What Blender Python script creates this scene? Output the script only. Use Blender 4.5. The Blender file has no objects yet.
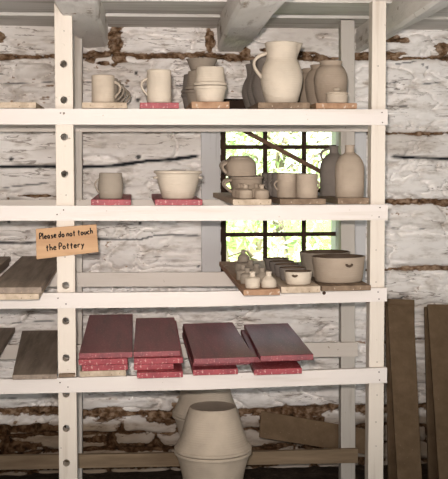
import bpy, bmesh, math, random
import numpy as np
from mathutils import Vector, Matrix
random.seed(7)
sc = bpy.context.scene
COL = sc.collection
# ------------------------------------------------------------------ camera
CX, CY, CZ, YAW, PIT, ROL, FPX = 0.2474, -3.3799, 0.0501, 0.0854, 0.0663, -0.0026, 1047.6
W, H = 448, 479
_f = Vector((math.sin(YAW)*math.cos(PIT), math.cos(YAW)*math.cos(PIT), -math.sin(PIT)))
_r0 = Vector((math.cos(YAW), -math.sin(YAW), 0)); _u0 = _r0.cross(_f)
_r = math.cos(ROL)*_r0 + math.sin(ROL)*_u0; _u = -math.sin(ROL)*_r0 + math.cos(ROL)*_u0
CAM = Vector((CX, CY, CZ))
cd = bpy.data.cameras.new('camera'); cam = bpy.data.objects.new('camera', cd); COL.objects.link(cam)
cd.sensor_fit = 'VERTICAL'; cd.sensor_height = 24.0; cd.lens = FPX*24.0/H
cd.clip_start = .01; cd.clip_end = 200
M = Matrix((_r, _u, -_f)).transposed().to_4x4(); M.translation = CAM
cam.matrix_world = M
sc.camera = cam
# ------------------------------------------------------------------ world, lights, exposure
w = bpy.data.worlds.new('sky'); sc.world = w; w.use_nodes = True
bg = w.node_tree.nodes['Background']; bg.inputs[0].default_value = (.90, .97, 1, 1); bg.inputs[1].default_value = 2.2
sun = bpy.data.lights.new('sun', 'SUN'); sun.energy = 17.0; sun.angle = .02; sun.color = (1, .96, .86)
so = bpy.data.objects.new('sun', sun); COL.objects.link(so); so.rotation_euler = (math.radians(38), 0, math.radians(-25))
fl = bpy.data.lights.new('camera_flash', 'SPOT'); fl.energy = 385; fl.shadow_soft_size = .022
fl.spot_size = math.radians(50); fl.spot_blend = 1.0; fl.color = (1, .895, .83)
fo = bpy.data.objects.new('camera_flash', fl); COL.objects.link(fo)
fo.location = CAM + Vector((-.035, 0, .085))
fo.rotation_euler = (Vector((.42, .2, .12)) - fo.location).to_track_quat('-Z', 'Y').to_euler()
dl = bpy.data.lights.new('added_door_fill', 'AREA'); dl.shape = 'RECTANGLE'; dl.size = 1.6; dl.size_y = 1.5
dl.energy = 26; dl.color = (.92, .96, 1.0)
do = bpy.data.objects.new('added_door_fill', dl); COL.objects.link(do); do.location = (1.2, -4.2, -.45)
do.rotation_euler = (math.radians(132), 0, math.radians(10))  # added fill lamp standing in for daylight from an unseen doorway
bl_ = bpy.data.lights.new('added_up_fill', 'AREA'); bl_.shape = 'RECTANGLE'; bl_.size = 2.4; bl_.size_y = 1.4; bl_.energy = 43; bl_.color = (1, .98, .94)
bo_ = bpy.data.objects.new('added_up_fill', bl_); COL.objects.link(bo_); bo_.location = (.5, -2.3, -1.1); bo_.rotation_euler = (math.radians(180), 0, 0)  # added upward fill to brighten beams and ceiling, no real source there
sc.view_settings.view_transform = 'Standard'; sc.view_settings.look = 'None'
sc.view_settings.exposure = 0.0; sc.view_settings.gamma = 1; sc.view_settings.use_curve_mapping = False

# ------------------------------------------------------------------ picture <-> place
def at(px, py, Y):
    d = _f + _r*((px-W/2)/FPX) + _u*((H/2-py)/FPX)
    return CAM + d*((Y-CY)/d.y)
def onz(px, py, z):
    d = _f + _r*((px-W/2)/FPX) + _u*((H/2-py)/FPX)
    return CAM + d*((z-CZ)/d.z)
def ppm(Y): return (at(230, 200, Y)-at(229, 200, Y)).x      # metres per pixel at depth Y
WALL = .90; FLOOR = -1.19

# ------------------------------------------------------------------ materials
def mat(name): 
    m = bpy.data.materials.new(name); m.use_nodes = True
    nt = m.node_tree; return m, nt, nt.nodes['Principled BSDF']
def nd(nt, t, **k):
    n = nt.nodes.new(t)
    for a, b in k.items(): setattr(n, a, b)
    return n
def ramp(nt, stops):
    r = nd(nt, 'ShaderNodeValToRGB'); e = r.color_ramp.elements
    while len(e) < len(stops): e.new(.5)
    for i, (p, c) in enumerate(stops): e[i].position = p; e[i].color = (*c, 1)
    return r
def noise_mat(name, stops, scale=(8, 8, 8), detail=5, rough=.85, bump=.2, bscale=60, bdist=.002, nscale=1.0, bstretch=(1, 1, 1), spec=.2, speck=None):
    m, nt, b = mat(name); L = nt.links.new
    tc = nd(nt, 'ShaderNodeTexCoord'); mp = nd(nt, 'ShaderNodeMapping'); mp.inputs['Scale'].default_value = scale
    L(tc.outputs['Object'], mp.inputs[0])
    oi = nd(nt, 'ShaderNodeObjectInfo'); ad = nd(nt, 'ShaderNodeVectorMath', operation='ADD')
    ml = nd(nt, 'ShaderNodeMath', operation='MULTIPLY'); ml.inputs[1].default_value = 37
    L(oi.outputs['Random'], ml.inputs[0]); L(mp.outputs[0], ad.inputs[0]); L(ml.outputs[0], ad.inputs[1])
    n = nd(nt, 'ShaderNodeTexNoise'); n.inputs['Scale'].default_value = nscale; n.inputs['Detail'].default_value = detail
    n.inputs['Roughness'].default_value = .6
    L(ad.outputs[0], n.inputs['Vector']); r = ramp(nt, stops); L(n.outputs[0], r.inputs[0])
    out = r.outputs[0]
    if speck:
        n3 = nd(nt, 'ShaderNodeTexNoise'); n3.inputs['Scale'].default_value = speck[0]; n3.inputs['Detail'].default_value = 3
        L(tc.outputs['Object'], n3.inputs['Vector'])
        r3 = ramp(nt, [(speck[1], (0, 0, 0)), (speck[1]+.06, (1, 1, 1))]); L(n3.outputs[0], r3.inputs[0])
        mx = nd(nt, 'ShaderNodeMix', data_type='RGBA'); mx.inputs[7].default_value = (*speck[2], 1)
        L(r3.outputs[0], mx.inputs[0]); L(out, mx.inputs[6]); out = mx.outputs[2]
    L(out, b.inputs['Base Color']); b.inputs['Roughness'].default_value = rough
    b.inputs['Specular IOR Level'].default_value = spec
    if bump:
        mp2 = nd(nt, 'ShaderNodeMapping'); mp2.inputs['Scale'].default_value = bstretch; L(tc.outputs['Object'], mp2.inputs[0])
        n2 = nd(nt, 'ShaderNodeTexNoise'); n2.inputs['Scale'].default_value = bscale; n2.inputs['Detail'].default_value = 6
        L(mp2.outputs[0], n2.inputs['Vector'])
        bp = nd(nt, 'ShaderNodeBump'); bp.inputs['Strength'].default_value = bump; bp.inputs['Distance'].default_value = bdist
        L(n2.outputs[0], bp.inputs['Height']); L(bp.outputs[0], b.inputs['Normal'])
    return m
def paint(name, c, dark, along='x'):
    s = {'x': (2, 30, 30), 'z': (30, 30, 2)}[along]
    return noise_mat(name, [(.25, dark), (.42, c), (1, tuple(min(1, v*1.05) for v in c))], scale=s, rough=.7, bump=.35, bscale=9,
                     bstretch=tuple(v/2 for v in s), bdist=.003, speck=(55, .70, (.30, .24, .17)))
m_rail = paint('cream_painted_rail', (.68, .62, .575), (.60, .535, .47))
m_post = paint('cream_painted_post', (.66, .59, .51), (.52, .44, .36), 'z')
m_rrail = paint('dimmed_worn_rail', (.62, .56, .50), (.48, .42, .35))  # rear rails and posts: darker paint stands in for light falloff
m_rpost = paint('dimmed_worn_post', (.52, .48, .43), (.36, .31, .26), 'z')
m_brail = noise_mat('weathered_brown_rail', [(.3, (.16, .11, .07)), (.7, (.30, .22, .14))], scale=(3, 30, 30), bscale=30)
m_clay = {}
def clay(k, c):
    m, nt, b = mat('unglazed_clay_'+k); L = nt.links.new
    tc = nd(nt, 'ShaderNodeTexCoord')
    n = nd(nt, 'ShaderNodeTexNoise'); n.inputs['Scale'].default_value = 14; n.inputs['Detail'].default_value = 5
    oi = nd(nt, 'ShaderNodeObjectInfo'); ml = nd(nt, 'ShaderNodeMath', operation='MULTIPLY'); ml.inputs[1].default_value = 11
    ad = nd(nt, 'ShaderNodeVectorMath', operation='ADD')
    L(oi.outputs['Random'], ml.inputs[0]); L(tc.outputs['Object'], ad.inputs[0]); L(ml.outputs[0], ad.inputs[1]); L(ad.outputs[0], n.inputs[0])
    r = ramp(nt, [(.3, tuple(v*.80 for v in c)), (.7, c)]); L(n.outputs[0], r.inputs[0]); L(r.outputs[0], b.inputs['Base Color'])
    b.inputs['Roughness'].default_value = .8; b.inputs['Specular IOR Level'].default_value = .2
    wv = nd(nt, 'ShaderNodeTexWave', bands_direction='Z'); wv.inputs['Scale'].default_value = 42; wv.inputs['Distortion'].default_value = .6
    L(tc.outputs['Object'], wv.inputs[0]); bp = nd(nt, 'ShaderNodeBump'); bp.inputs['Strength'].default_value = .25; bp.inputs['Distance'].default_value = .0015
    L(wv.outputs[0], bp.inputs['Height']); L(bp.outputs[0], b.inputs['Normal'])
    m_clay[k] = m
clay('buff', (.50, .415, .325)); clay('pale', (.59, .505, .405)); clay('tan', (.40, .32, .245)); clay('grey', (.32, .27, .215)); clay('shaded', (.22, .19, .165))  # the two darkest clays paint shade into rear-row pots; grey also colours one mug
m_glaze_lug_shade = noise_mat('brown_glaze_lug_shade', [(.3, (.06, .04, .027)), (.7, (.11, .075, .05))], rough=.6, bump=0)
m_ware = noise_mat('clay_stained_ware_board', [(.3, (.13, .085, .055)), (.7, (.26, .185, .125))], scale=(40, 3, 40), rough=.75, speck=(70, .66, (.42, .33, .25)), bscale=40)
m_pale = noise_mat('pale_ware_board', [(.3, (.36, .28, .20)), (.7, (.58, .47, .36))], scale=(40, 3, 40), speck=(60, .68, (.2, .14, .1)), bscale=40)
m_orange = noise_mat('orange_ware_board', [(.3, (.26, .145, .085)), (.7, (.42, .26, .16))], scale=(40, 3, 40), speck=(60, .62, (.5, .40, .31)), bscale=40)
m_dusty = noise_mat('grey_brown_ware_board', [(.3, (.18, .14, .11)), (.7, (.33, .265, .21))], scale=(40, 3, 40), speck=(80, .66, (.36, .28, .21)), bscale=40)
m_red = noise_mat('red_painted_board', [(.3, (.20, .022, .032)), (.7, (.35, .052, .062))], scale=(30, 3, 30), rough=.5, spec=.35, speck=(130, .585, (.50, .24, .22)), bscale=50)
m_maroon = noise_mat('maroon_painted_board', [(.3, (.13, .018, .024)), (.7, (.26, .038, .045))], scale=(30, 3, 30), rough=.45, spec=.45, speck=(170, .62, (.50, .2, .18)), bscale=50)
m_ply = noise_mat('brown_hardboard', [(.3, (.115, .075, .042)), (.7, (.165, .11, .065))], scale=(20, 20, 20), speck=(120, .70, (.25, .18, .12)), bscale=120)
m_sign = noise_mat('tan_sign_wood', [(.3, (.38, .22, .12)), (.7, (.52, .33, .19))], scale=(4, 30, 30), bscale=30, bstretch=(1, 6, 6))
m_dark = noise_mat('dark_window_wood', [(.3, (.025, .014, .010)), (.7, (.06, .034, .022))], scale=(20, 20, 20))
m_stick = noise_mat('brown_stick', [(.3, (.10, .055, .035)), (.7, (.20, .12, .08))], scale=(20, 20, 20))
m_nail = noise_mat('rusty_nail', [(.3, (.03, .02, .015)), (.7, (.07, .04, .03))])
m_ink = noise_mat('black_ink', [(.3, (.008, .008, .008)), (.7, (.015, .012, .012))], bump=0)
m_case = paint('blue_white_casing', (.58, .57, .57), (.42, .41, .40), 'z')
m_ceil = noise_mat('whitewashed_planks', [(.25, (.40, .36, .30)), (.5, (.66, .63, .585)), (1, (.74, .71, .67))], scale=(2, 22, 22), bump=.5, bscale=8, bstretch=(1, 14, 14), bdist=.004)
m_beam = noise_mat('whitewashed_beam', [(.30, (.30, .24, .18)), (.40, (.72, .68, .63)), (1, (.84, .81, .77))], scale=(14, 3, 14), bump=.8, bscale=14, bstretch=(3, .6, 3), bdist=.01, speck=(34, .68, (.26, .18, .12)))
m_mudstrip = noise_mat('brown_mud', [(.3, (.14, .075, .03)), (.7, (.26, .15, .07))], scale=(30, 30, 30), bump=.8, bscale=60)
m_earth = noise_mat('dark_earth', [(.3, (.018, .012, .008)), (.6, (.055, .038, .026)), (.8, (.14, .11, .09))], scale=(14, 14, 14), bump=1, bscale=40, bdist=.02)
m_plain = noise_mat('plain_whitewash', [(.3, (.42, .40, .37)), (.7, (.55, .53, .50))], scale=(3, 3, 3))
m_leaf = [noise_mat('leaf_green_'+k, [(.3, a), (.7, b)], scale=(3, 3, 3), bump=0) for k, a, b in
          (('light', (.48, .56, .30), (.68, .74, .50)), ('mid', (.36, .46, .25), (.52, .61, .38)), ('yellow', (.60, .60, .36), (.76, .76, .55)))]
m_bark = noise_mat('bark', [(.3, (.16, .13, .10)), (.7, (.32, .27, .21))], scale=(20, 20, 4))
m_grass = noise_mat('grass', [(.3, (.16, .30, .06)), (.7, (.38, .50, .14))], scale=(5, 5, 5), bump=0)
m_glass, nt, b = mat('window_glass')
tr = nd(nt, 'ShaderNodeBsdfTransparent'); gl = nd(nt, 'ShaderNodeBsdfGlossy'); gl.inputs['Roughness'].default_value = .03
mx = nd(nt, 'ShaderNodeMixShader'); fr = nd(nt, 'ShaderNodeFresnel'); fr.inputs[0].default_value = 1.2
nt.links.new(fr.outputs[0], mx.inputs[0]); nt.links.new(tr.outputs[0], mx.inputs[1]); nt.links.new(gl.outputs[0], mx.inputs[2])
nt.links.new(mx.outputs[0], nt.nodes['Material Output'].inputs[0])

# wall: whitewash + mud by vertex attribute
m_wall, nt, b = mat('whitewashed_log_wall'); L = nt.links.new
at_ = nd(nt, 'ShaderNodeAttribute', attribute_name='mud'); tc = nd(nt, 'ShaderNodeTexCoord')
mp = nd(nt, 'ShaderNodeMapping'); mp.inputs['Scale'].default_value = (3.5, 3, 11); L(tc.outputs['Object'], mp.inputs[0])
n1 = nd(nt, 'ShaderNodeTexNoise'); n1.inputs['Scale'].default_value = 2.2; n1.inputs['Detail'].default_value = 8; n1.inputs['Roughness'].default_value = .65; L(mp.outputs[0], n1.inputs[0])
r1 = ramp(nt, [(.27, (.34, .28, .23)), (.37, (.62, .57, .52)), (.48, (.83, .79, .75)), (.8, (.88, .85, .82))]); L(n1.outputs[0], r1.inputs[0])
n2 = nd(nt, 'ShaderNodeTexNoise'); n2.inputs['Scale'].default_value = 40; n2.inputs['Detail'].default_value = 5; L(tc.outputs['Object'], n2.inputs[0])
r2 = ramp(nt, [(.32, (.035, .022, .013)), (.48, (.15, .085, .045)), (.66, (.36, .26, .18))]); L(n2.outputs[0], r2.inputs[0])
ac = nd(nt, 'ShaderNodeMath', operation='ADD'); sb = nd(nt, 'ShaderNodeMath', operation='MULTIPLY_ADD'); sb.inputs[1].default_value = 1.1; sb.inputs[2].default_value = -.55
L(n2.outputs[0], sb.inputs[0]); L(at_.outputs['Fac'], ac.inputs[0]); L(sb.outputs[0], ac.inputs[1])
rm = ramp(nt, [(.42, (0, 0, 0)), (.60, (1, 1, 1))]); L(ac.outputs[0], rm.inputs[0])
mx = nd(nt, 'ShaderNodeMix', data_type='RGBA'); L(rm.outputs[0], mx.inputs[0]); L(r1.outputs[0], mx.inputs[6]); L(r2.outputs[0], mx.inputs[7])
mpc = nd(nt, 'ShaderNodeMapping'); mpc.inputs['Scale'].default_value = (.8, 1, 7); L(tc.outputs['Object'], mpc.inputs[0])
nc = nd(nt, 'ShaderNodeTexNoise'); nc.inputs['Scale'].default_value = 5; nc.inputs['Detail'].default_value = 4; nc.inputs['Distortion'].default_value = .15; L(mpc.outputs[0], nc.inputs[0])
s1_ = nd(nt, 'ShaderNodeMath', operation='SUBTRACT'); s1_.inputs[1].default_value = .5; L(nc.outputs[0], s1_.inputs[0])
s2_ = nd(nt, 'ShaderNodeMath', operation='ABSOLUTE'); L(s1_.outputs[0], s2_.inputs[0])
nq = nd(nt, 'ShaderNodeTexNoise'); nq.inputs['Scale'].default_value = 7; nq.inputs['Detail'].default_value = 2; L(tc.outputs['Object'], nq.inputs[0])
rq = ramp(nt, [(.47, (0, 0, 0)), (.62, (.014, .014, .014))]); L(nq.outputs[0], rq.inputs[0])
s3_ = nd(nt, 'ShaderNodeMath', operation='LESS_THAN'); L(s2_.outputs[0], s3_.inputs[0]); L(rq.outputs[0], s3_.inputs[1])
s4_ = nd(nt, 'ShaderNodeMath', operation='MULTIPLY'); s4_.inputs[1].default_value = .6; L(s3_.outputs[0], s4_.inputs[0])
mc = nd(nt, 'ShaderNodeMix', data_type='RGBA'); mc.inputs[7].default_value = (.14, .095, .065, 1); L(s4_.outputs[0], mc.inputs[0]); L(mx.outputs[2], mc.inputs[6])
ag = nd(nt, 'ShaderNodeAttribute', attribute_name='grime'); mg_ = nd(nt, 'ShaderNodeMix', data_type='RGBA', blend_type='MULTIPLY'); mg_.inputs[7].default_value = (.36, .29, .22, 1)
L(ag.outputs['Fac'], mg_.inputs[0]); L(mc.outputs[2], mg_.inputs[6]); mx = mg_
ak = nd(nt, 'ShaderNodeAttribute', attribute_name='crack'); mk = nd(nt, 'ShaderNodeMix', data_type='RGBA'); mk.inputs[7].default_value = (.018, .02, .024, 1)
L(ak.outputs['Fac'], mk.inputs[0]); L(mx.outputs[2], mk.inputs[6]); L(mk.outputs[2], b.inputs['Base Color']); b.inputs['Roughness'].default_value = .9
b.inputs['Specular IOR Level'].default_value = .1
bp = nd(nt, 'ShaderNodeBump'); bp.inputs['Strength'].default_value = .6; bp.inputs['Distance'].default_value = .006
n3 = nd(nt, 'ShaderNodeTexNoise'); n3.inputs['Scale'].default_value = 9; n3.inputs['Detail'].default_value = 8
mp3 = nd(nt, 'ShaderNodeMapping'); mp3.inputs['Scale'].default_value = (1.2, 2, 5); L(tc.outputs['Object'], mp3.inputs[0]); L(mp3.outputs[0], n3.inputs[0])
L(n3.outputs[0], bp.inputs['Height']); L(bp.outputs[0], b.inputs['Normal'])

# ------------------------------------------------------------------ mesh helpers
def mesh_obj(name, verts, faces, m, parent=None, smooth=False, bevel=0):
    me = bpy.data.meshes.new(name); me.from_pydata([tuple(v) for v in verts], [], faces); me.update()
    bm = bmesh.new(); bm.from_mesh(me); bmesh.ops.recalc_face_normals(bm, faces=bm.faces)
    if bevel: bmesh.ops.bevel(bm, geom=list(bm.edges), offset=bevel, segments=2, affect='EDGES', profile=.6)
    if smooth:
        for f in bm.faces: f.smooth = True
    bm.to_mesh(me); bm.free(); me.materials.append(m)
    o = bpy.data.objects.new(name, me); COL.objects.link(o); o.parent = parent
    return o
BF = [(0, 1, 2, 3), (7, 6, 5, 4), (0, 4, 5, 1), (1, 5, 6, 2), (2, 6, 7, 3), (3, 7, 4, 0)]
def hexa(name, pts, m, parent=None, bevel=.0015, origin=None):
    pts = [Vector(p) for p in pts]
    o_ = Vector(origin) if origin is not None else Vector((0, 0, 0))
    o = mesh_obj(name, [p-o_ for p in pts], BF, m, parent, bevel=bevel); o.location = o_
    return o
def box(name, x0, x1, y0, y1, z0, z1, m, parent=None, bevel=.0015):
    return hexa(name, [(x0, y0, z0), (x1, y0, z0), (x1, y0, z1), (x0, y0, z1), (x0, y1, z0), (x1, y1, z0), (x1, y1, z1), (x0, y1, z1)], m, parent, bevel)
def tag(o, label, cat, group=None):
    o['label'] = label; o['category'] = cat
    if group: o['group'] = group
    return o
def struct(o): o['kind'] = 'structure'; return o
def empty(name, loc=(0, 0, 0)):
    o = bpy.data.objects.new(name, None); COL.objects.link(o); o.location = loc; o.empty_display_size = .05; return o
def catmull(pts, n=5):
    out = []; P = [pts[0]]+list(pts)+[pts[-1]]
    for i in range(1, len(P)-2):
        a, b_, c, d = [np.array(P[i+k-1], float) for k in range(4)]
        for j in range(n):
            t = j/n; out.append(.5*((2*b_)+(-a+c)*t+(2*a-5*b_+4*c-d)*t*t+(-a+3*b_-3*c+d)*t**3))
    out.append(np.array(pts[-1], float)); return out
def lathe_mesh(name, prof, seg=40, deform=None):
    """prof = [(r, z)] open profile; first and last may have r = 0"""
    verts, faces, rings = [], [], []
    for r, z in prof:
        if r < 1e-6: verts.append((0, 0, z)); rings.append([len(verts)-1])
        else:
            rings.append(list(range(len(verts), len(verts)+seg)))
            for k in range(seg):
                a = 2*math.pi*k/seg; v = (r*math.cos(a), r*math.sin(a), z); verts.append(deform(v) if deform else v)
    for A, B in zip(rings[:-1], rings[1:]):
        for k in range(seg):
            k2 = (k+1) % seg
            if len(A) == 1: faces.append((A[0], B[k], B[k2]))
            elif len(B) == 1: faces.append((A[k], A[k2], B[0]))
            else: faces.append((A[k], A[k2], B[k2], B[k]))
    return verts, faces
def tube_mesh(pts, rads, seg=10, flat=1.0, side=(0, 1, 0)):
    """tube along pts (list of 3-vectors); flat scales the section along 'side'"""
    verts, faces = [], []; n = len(pts); pts = [Vector(p) for p in pts]; s = Vector(side)
    for i, p in enumerate(pts):
        t = (pts[min(i+1, n-1)]-pts[max(i-1, 0)]).normalized(); nrm = t.cross(s).normalized()
        r = rads[i] if hasattr(rads, '__len__') else rads
        for k in range(seg):
            a = 2*math.pi*k/seg; verts.append(p+nrm*(r*math.cos(a))+s*(r*flat*math.sin(a)))
    for i in range(n-1):
        for k in range(seg):
            k2 = (k+1) % seg; faces.append((i*seg+k, i*seg+k2, (i+1)*seg+k2, (i+1)*seg+k))
    faces.append(tuple(range(seg))); faces.append(tuple((n-1)*seg+k for k in reversed(range(seg))))
    return verts, faces
def interp(pts, x):
    if x <= pts[0][0]: return pts[0][1]
    for (a, b_), (c, d) in zip(pts[:-1], pts[1:]):
        if x <= c: return b_+(d-b_)*(x-a)/(c-a)
    return pts[-1][1]

# ------------------------------------------------------------------ numpy noise
def vnoise(x, y, seed):
    xi = np.floor(x).astype(np.int64); yi = np.floor(y).astype(np.int64); fx = x-xi; fy = y-yi
    def h(a, b):
        v = (a*374761393+b*668265263+seed*2147483647+1013904223) & 0xffffffff
        v = ((v ^ (v >> 13))*1274126177) & 0xffffffff; v = (v ^ (v >> 16)) & 0xffffffff
        return v/4294967295.0
    u = fx*fx*(3-2*fx); v = fy*fy*(3-2*fy)
    return (h(xi, yi)*(1-u)+h(xi+1, yi)*u)*(1-v)+(h(xi, yi+1)*(1-u)+h(xi+1, yi+1)*u)*v
def fbm(x, y, seed, octv=4, g=.5):
    s = 0; a = 1; t = 0
    for k in range(octv): s = s+a*vnoise(x*2**k, y*2**k, seed+k*17); t += a; a *= g
    return s/t

# ------------------------------------------------------------------ room
CEIL = at(150, 28, WALL).z
WX0, WX1 = at(221, 200, WALL).x, at(341, 200, WALL).x
WZ0, WZ1 = at(280, 280, WALL).z, at(280, 99, WALL).z
def make_wall():
    x0, x1, z0, z1 = -1.2, 2.2, FLOOR-.03, CEIL+.05
    st = .0058; nx = int((x1-x0)/st); nz = int((z1-z0)/st)
    X, Z = np.meshgrid(np.linspace(x0, x1, nx+1), np.linspace(z0, z1, nz+1))
    # snap the columns and rows nearest to the window opening onto it
    for v in (WX0, WX1): X[:, np.argmin(abs(X[0]-v))] = v
    for v in (WZ0, WZ1): Z[np.argmin(abs(Z[:, 0]-v)), :] = v
    D = np.zeros_like(X); mud = np.zeros_like(X); crk = np.zeros_like(X)
    # hewn faces
    n_low = fbm(X*2.2, Z*6, 3, 3); n_mid = fbm(X*9, Z*34, 11, 4, .55); n_hi = fbm(X*34, Z*70, 29, 3)
    adz = fbm(X*6+3*fbm(X*3, Z*3, 5, 2), Z*16, 41, 4, .6)
    ridg = 1-abs(2*adz-1)
    D += (n_low-.5)*.022+(n_mid-.5)*.028+(n_hi-.5)*.008
    D -= np.clip(ridg-.84, 0, 1)*.19
    mud = np.maximum(mud, np.clip((ridg-.95)*12, 0, .55)*np.clip((n_low-.35)*5, 0, 1))
    def line(pts, width, depth, mudv=0., crackv=0., wob=.006, ragged=.5, seed=1, spread=1.35):
        nonlocal D, mud, crk
        q = [at(a, b, WALL) for a, b in pts]; xs = [v.x for v in q]; zs = [v.z for v in q]
        zc = np.interp(X, xs, zs)+(fbm(X*7, X*0+seed, seed, 3)-.5)*2*wob
        wd = width*(1+ragged*2*(fbm(X*14, X*0+seed, seed+5, 3)-.5))
        inx = np.clip((X-xs[0])/.02, 0, 1)*np.clip((xs[-1]-X)/.02, 0, 1)
        wd = wd*inx+1e-5
        d = abs(Z-zc)/wd; m_ = np.clip(1.25-d, 0, 1)*inx
        D -= depth*np.clip(m_*1.6, 0, 1)
        if mudv: mud = np.maximum(mud, np.clip(1.35-d/spread+(n_mid-.5)*1.2, 0, 1)*mudv*inx)
        if crackv: crk = np.maximum(crk, np.clip((1.0-d)*2.5, 0, 1)*crackv*inx)
        # soft rounding of log faces towards the joint
        if mudv: D -= .012*np.exp(-(abs(Z-zc)/.035)**2)*inx
    P = ppm(WALL)
    line([(-200, 57), (0, 56), (110, 54), (200, 55), (240, 57), (340, 58), (448, 57), (600, 57)], 2.1*P, .020, .78, 0, seed=2)
    line([(-200, 128), (0, 128), (200, 129), (340, 131), (380, 132), (448, 133), (600, 134)], 2.2*P, .020, .75, 0, seed=3)
    line([(-200, 205), (0, 204), (200, 203), (380, 202), (448, 201), (600, 200)], 2.4*P, .020, .8, 0, seed=4)
    line([(-200, 278), (0, 277), (200, 276), (380, 271), (448, 268), (600, 267)], 1.8*P, .018, .85, 0, seed=6)
    line([(-200, 350), (0, 349), (200, 347), (380, 343), (448, 340), (600, 339)], 1.6*P, .018, .55, 0, seed=7)
    line([(-200, 416), (0, 414), (60, 412), (130, 416), (200, 418), (240, 414), (336, 410), (448, 408), (600, 407)], 3.4*P, .030, 1, 0, wob=.012, seed=8, spread=1.5)
    # dark open checks
    line([(-200, 168), (0, 166.5), (56, 166), (80, 167), (112, 166), (148, 160.5), (170, 159.5), (201, 155.5)], 2.1*P, .02, 0, 1, wob=.002, ragged=.4, seed=12)
    line([(389, 156.5), (448, 158.5), (600, 160)], 1.7*P, .02, 0, 1, wob=.002, ragged=.3, seed=13)
    line([(-100, 243), (34, 243), (56, 241), (97, 239.5), (140, 240), (155, 236), (203, 236)], 1.0*P, .012, 0, .9, wob=.003, ragged=.6, seed=14)
    for i, (a, b_, c, d) in enumerate([(0, 83, 55, 82), (83, 82, 112, 84), (112, 88, 140, 85), (172, 86, 188, 85), (386, 83, 401, 82), (417, 85, 444, 82), (388, 229, 405, 229),
                                   (414, 230, 432, 228), (395, 107, 412, 105), (386, 300, 410, 297), (0, 325, 56, 322), (84, 390, 200, 392), (392, 64, 420, 60), (386, 342, 448, 340), (-60, 400, 60, 398), (0, 188, 50, 183)]):
        line([(a, b_), (c, d)], .65*P, .008, 0, .85, wob=.004, ragged=.9, seed=20+i)
    # knots
    def blob(px, py, rx, ry, dep=0, mu=0, cr=0, rag=.8):
        nonlocal D, mud, crk
        c = at(px, py, WALL); d = np.sqrt(((X-c.x)/(rx*P))**2+((Z-c.z)/(ry*P))**2)*(1+rag*(n_mid-.5)*2)
        m_ = np.clip(1.4-d, 0, 1)
        D -= dep*m_
        if mu: mud = np.maximum(mud, m_*mu*1.2)
        if cr: crk = np.maximum(crk, np.clip((1-d)*3, 0, 1)*cr)
    for px, py, r in ((11, 159, 2.6), (138.5, 157, 2.8), (138, 99.5, 2.8), (136, 73, 2.2), (9, 222, 2.2), (140, 223, 2), (199, 267, 1.8), (424, 64, 1.6), (428, 67, 1.4)):
        blob(px, py, r, r*.85, .008, 0, .9, .3)
    # mud packed round the beam pockets
    for b_ in ((115, 44, 8, 19), (118, 58, 8, 5), (98, 54, 18, 5), (90, 59, 8, 4), (103, 63, 6, 2.5), (210, 40, 6, 17), (228, 57, 20, 4), (245, 52, 8, 5), (372, 55, 20, 4), (444, 50, 6, 10), (0, 38, 4, 4), (2, 56, 16, 3.5),
               (395, 40, 14, 3), (160, 56, 22, 2), (270, 50, 14, 3), (306, 53, 20, 2), (185, 414, 14, 9), (165, 418, 16, 7), (110, 414, 18, 6), (30, 428, 34, 5), (92, 440, 20, 3), (190, 440, 10, 10), (20, 447, 22, 6), (140, 446, 30, 5),
               (290, 418, 34, 6), (270, 430, 14, 6), (438, 202, 14, 2.5), (400, 203, 16, 2.5), (270, 447, 10, 5), (36, 196, 20, 1.5)):
        blob(*b_, dep=.008, mu=1, rag=1.0)
    # field-stone foundation under the lowest log
    zt = at(200, 418, WALL).z
    rs = random.Random(4); cells = []
    z = zt+.01; row = 0
    while z > FLOOR-.1:
        h = rs.uniform(.055, .085); x = -1.2-rs.random()*.1
        while x < 2.3:
            wd = rs.uniform(.08, .26); cells.append((x+wd/2, z-h/2, wd/2, h/2, rs.uniform(-.006, .010))); x += wd+.008
        z -= h+.006
    low = Z < zt
    best = np.full(X.shape, -9.); hgt = np.zeros_like(X)
    wx = X+(fbm(X*9, Z*9, 77, 3)-.5)*.05; wz = Z+(fbm(X*8, Z*8, 78, 3)-.5)*.045
    for cx_, cz_, a, b_, hh in cells:
        v = 1-np.maximum(abs(wx-cx_)/a, abs(wz-cz_)/b_)**1.0
        v = v*min(a, b_); k = v > best; best[k] = v[k]; hgt[k] = hh
    st_ = np.clip(best/.012, 0, 1)
    fade = np.clip((zt-Z)/.02, 0, 1)
    D = D*(1-fade)+fade*((n_mid-.5)*.03+(n_hi-.5)*.008-.022+.026*np.sqrt(st_)+hgt)
    mud = mud*(1-fade*.3)+fade*np.clip(.75-st_*1.0+(n_low-.4)*1.1+(n_mid-.5)*1.4, 0, 1)
    mud = np.clip(mud, 0, 1); grime = np.clip(fade*(.55+1.0*n_low-.15), 0, 1)+(1-fade)*np.clip((n_low-.55)*1.5, 0, .35)
    Y = WALL-np.clip(D, -.05, .014)
    V = np.stack([X, Y, Z], -1).reshape(-1, 3)
    idx = np.arange((nx+1)*(nz+1)).reshape(nz+1, nx+1)
    F = np.stack([idx[:-1, :-1], idx[:-1, 1:], idx[1:, 1:], idx[1:, :-1]], -1).reshape(-1, 4)
    cx = (X[:-1, :-1]+X[1:, 1:])/2; cz = (Z[:-1, :-1]+Z[1:, 1:])/2
    keep = ~((cx > WX0) & (cx < WX1) & (cz > WZ0) & (cz < WZ1)); F = F[keep.reshape(-1)]
    me = bpy.data.meshes.new('wall_back'); me.vertices.add(len(V)); me.vertices.foreach_set('co', V.reshape(-1))
    me.loops.add(F.size); me.loops.foreach_set('vertex_index', F.reshape(-1).astype(np.int32))
    me.polygons.add(len(F)); me.polygons.foreach_set('loop_start', np.arange(0, F.size, 4, dtype=np.int32))
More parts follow.
